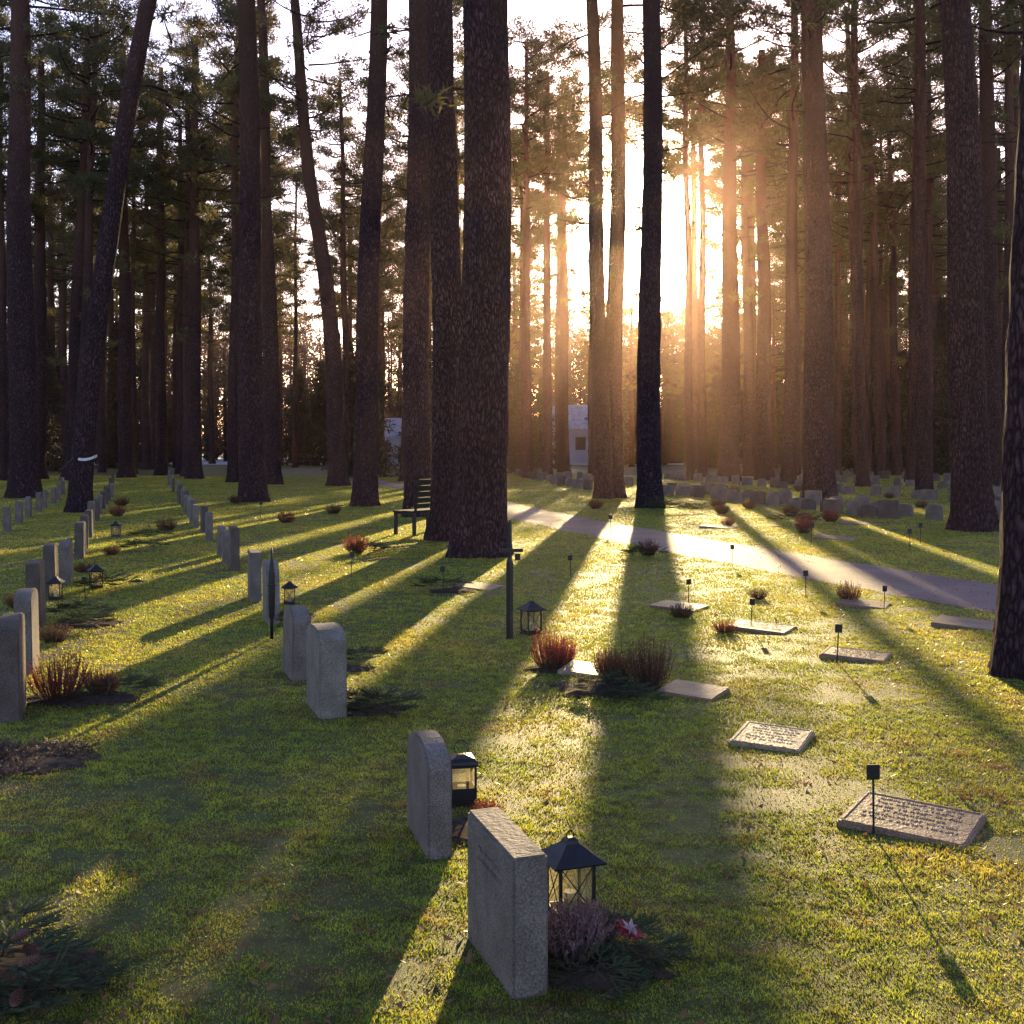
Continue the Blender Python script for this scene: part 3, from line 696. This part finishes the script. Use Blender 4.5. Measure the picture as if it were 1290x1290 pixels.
def heather(x, y, kind, s=1.0, sz=1.0, label=None):
    nm = {'red': 'red heather plant', 'brown': 'brown withered heather plant', 'pink': 'faded pink heather plant', 'dead': 'dead grey heather plant'}[kind]
    obj('heather_plant', HM[kind], (x, y, 0), (0, 0, random.random() * 6), (s, s, s * sz), label=label or f'{nm} growing beside a grave', cat='plant', group='heather plants on graves')
heather(.19, 3.70, 'pink', .72, .85, 'faded pink heather bush below lantern and gravestone'); heather(.28, 3.84, 'pink', .5, .85, 'faded pink heather bush below lantern and gravestone')
heather(.29, 8.55, 'red', 1.0); heather(.38, 8.75, 'red', .7); heather(.73, 8.05, 'brown', .85, 1.0); heather(.93, 7.85, 'brown', 1.0, 1.2); heather(.68, 8.3, 'brown', .65)
heather(1.9, 10.3, 'red', .75, .5); heather(3.6, 12.3, 'red', .85, .9); heather(2.1, 17.7, 'red', 1.05, .8, 'red heather plant standing in strong sunlight'); heather(-2.45, 18.1, 'red', 1.2, .8)
heather(-2.95, 7.5, 'red', 1.25, .8, 'bright red heather plant beside grey gravestone'); heather(-2.75, 7.7, 'red', .7, .8); heather(5.66, 22.3, 'red', 1.1, 1.2); heather(4.6, 24.5, 'red', 1.0, .7)
heather(-.12, 5.2, 'red', .45, .4); heather(-5.1, 11.9, 'brown', .9, .6); heather(-3.9, 9.8, 'brown', .9, .6); heather(-5.7, 15.3, 'brown', .8, .6); heather(-6.2, 17.8, 'red', .8, .6)
heather(-2.75, 6.1, 'dead', 1.0, .8); heather(-2.45, 6.25, 'dead', .9, .6); heather(-2.55, 5.85, 'dead', .7, .6)
heather(1.65, 11.2, 'brown', .8, .6); heather(2.7, 12.6, 'brown', .7, .6); heather(2.1, 4.15, 'brown', .7, .25)
for x, y, k_ in ((-5, 25.5, 'red'), (-4.5, 29, 'brown'), (-8.3, 34.5, 'brown'), (7.2, 26, 'red'), (6.8, 28, 'brown'), (5.3, 29, 'brown'), (9, 29, 'brown'), (-9.6, 28, 'red'), (-11.2, 33, 'brown'), (-1.6, 30, 'brown'), (2.3, 31.5, 'brown'), (-6.9, 23, 'brown')):
    heather(x, y, k_, 1.3, .7)
for k_ in range(10):
    y = random.uniform(30, 55); x = y * random.uniform(.15, .43); heather(x, y, 'brown', random.uniform(1.1, 1.5), .6)

def sprig_mesh(name, r=.32, twigs=54, L=.15):
    mb = MB(); T = []
    for i in range(twigs):
        t = random.uniform(0, 6.28); q = r * .8 * math.sqrt(random.random()); p = Vector((math.cos(t) * q, math.sin(t) * q * .7, .02 + .10 * (1 - q / r) + random.random() * .03))
        d = Vector((math.cos(t) + random.gauss(0, .7), math.sin(t) + random.gauss(0, .7), random.uniform(-.05, .35))).normalized()
        for br in range(3):
            dd = (Matrix.Rotation((br - 1) * .6, 3, 'Z') @ d) if br != 1 else d; ln = L * (1 if br == 1 else .6); st = p + d * (0 if br == 1 else ln * .5)
            mb.tube([st, st + dd * ln], [.0025, .0012], 3, 0, False)
            side = dd.cross(Vector((0, 0, 1))).normalized()
            for k_ in range(64):
                f = (k_ + random.random()) / 64; a = st + dd * ln * f
                nd = (side * random.choice((-1, 1)) * .9 + dd * .4 + Vector((0, 0, random.uniform(-.1, .8)))).normalized() * random.uniform(.010, .017)
                wv = nd.cross(Vector((0, 0, 1))).normalized() * .0016 + dd * .0013
                T.append([tuple(a - wv), tuple(a + wv), tuple(a + nd)])
    return merge_tris(mb, name, np.array(T), [STEM, FIR], 1)
SPG = [sprig_mesh('fir_sprigs', .28), sprig_mesh('fir_sprigs', .32)]
def sprigs(x, y, s=1.0, sy=1.0, label='dark green fir sprigs laid over a grave bed'):
    obj('fir_sprigs', random.choice(SPG), (x, y, 0), (0, 0, random.random() * 6), (s, s * sy, s), label=label, cat='plant', group='fir sprig grave covers')
for a in ((.38, 3.74, .65), (.27, 3.52, .6), (.46, 3.66, .5), (-1.52, 3.46, 1.0), (-1.66, 3.72, .85), (-1.42, 3.3, .7), (-1.34, 3.5, .5), (-.78, 7.15, .9), (-.95, 7.3, .7), (.62, 7.7, .9), (.8, 7.45, .7), (-.8, 13.3, 1.1), (-3.9, 10.6, 1.0), (-4.2, 11.2, 1.0), (-2.6, 7.6, .9), (-4.7, 13.4, 1.2), (-2.1, 10.9, .8), (-2.25, 18, 1.3), (-5.9, 18.5, 1.2), (-6.6, 21, 1.3), (2.0, 17.4, 1.2), (6.1, 25, 1.7), (-1.15, 8.9, .7), (3.9, 29.5, 2.1), (4.7, 29.8, 1.7)):
    sprigs(*a)
# soil beds under plants
def bed(x, y, rx, ry):
    mb = MB(); k_ = 26; ring = []
    for i in range(k_):
        t = 2 * math.pi * i / k_; q = random.uniform(.78, 1.1); ring.append((math.cos(t) * rx * q, math.sin(t) * ry * q, .002))
    top = [(p[0] * .72, p[1] * .72, .012 + random.uniform(0, .010)) for p in ring]
    mb.v = ring + top + [(0, 0, .022)]
    for i in range(k_):
        j = (i + 1) % k_; mb.f += [(i, j, k_ + j, k_ + i), (k_ + i, k_ + j, 2 * k_)]; mb.m += [0, 0]
    obj('grave_bed', mb.mesh('grave_bed', [SOIL]), (x, y, 0.002), label='dark bare soil bed in the grass', cat='grave bed', group='soil beds of graves')
for a in ((.26, 3.68, .28, .2), (-.2, 4.95, .2, .2), (-2.65, 6.1, .5, .36), (-1.55, 3.6, .30, .26), (-.95, 7.25, .3, .2), (.65, 7.9, .4, .34), (-2.85, 7.55, .4, .26), (-1.2, 8.6, .2, .15), (2.25, 4.2, .26, .2), (-4, 10.8, .35, .3), (-.7, 13.3, .3, .25), (.35, 8.6, .28, .2)):
    bed(*a)
# pine cones
def cone_mesh():
    mb = MB()
    for i in range(90):
        f = i / 90; t = i * 2.399963; r = .022 * math.sin(math.pi * (0.12 + .82 * f)) ** .8; z = f * .095
        d = Vector((math.cos(t), math.sin(t), .7)).normalized(); s_ = Vector((-math.sin(t), math.cos(t), 0)) * .0048
        b = Vector((math.cos(t) * r * .4, math.sin(t) * r * .4, z)); tip = b + d * r * .9
        mb.quad([b - s_ * .5, b + s_ * .5, tip + s_, tip + d * .004 + Vector((0, 0, -.003)), tip - s_])
    mb.tube([(0, 0, 0), (0, 0, .04), (0, 0, .095)], [.006, .010, .003], 8); return mb.mesh('pine_cone', [CONE])
CM = cone_mesh()
for x, y, z in ((-1.44, 3.36, .14), (-1.51, 3.34, .15), (-1.47, 3.47, .15), (-1.57, 3.44, .14), (-1.40, 3.27, .11), (-1.54, 3.54, .14)):
    obj('pine_cone', CM, (x, y, z), (random.uniform(1.2, 1.8), 0, random.random() * 6), .7, label='brown open pine cone resting on fir sprigs', cat='pine cone', group='pine cones on sprigs')
# flower decoration
e = obj('grave_flower', None, (.37, 3.62, .125), (R(18), R(8), .4), 1.0, label='red and white fabric flower among fir sprigs', cat='flower')
for nm, mt, n_, L, z, wf in (('red_petals', PET_R, 13, .058, 0, .26), ('white_petals', PET_W, 8, .038, .008, .18)):
    mb = MB()
    for i in range(n_):
        t = 2 * math.pi * i / n_ + z * 40 + random.uniform(-.2, .2); up = random.uniform(-.015, .03); d = Vector((math.cos(t), math.sin(t), 0)); s_ = Vector((-math.sin(t), math.cos(t), 0))
        l = L * random.uniform(.7, 1.15)
        P = [Vector((0, 0, z)), d * l * .45 + s_ * l * wf + Vector((0, 0, z + .012)), d * l + Vector((0, 0, z + up)), d * l * .45 - s_ * l * wf + Vector((0, 0, z + .012))]
        mb.quad([P[0], P[1], P[2]]); mb.quad([P[0], P[2], P[3]])
    obj(nm, mb.mesh(nm, [mt]), parent=e)
print('done', len(bpy.data.objects))
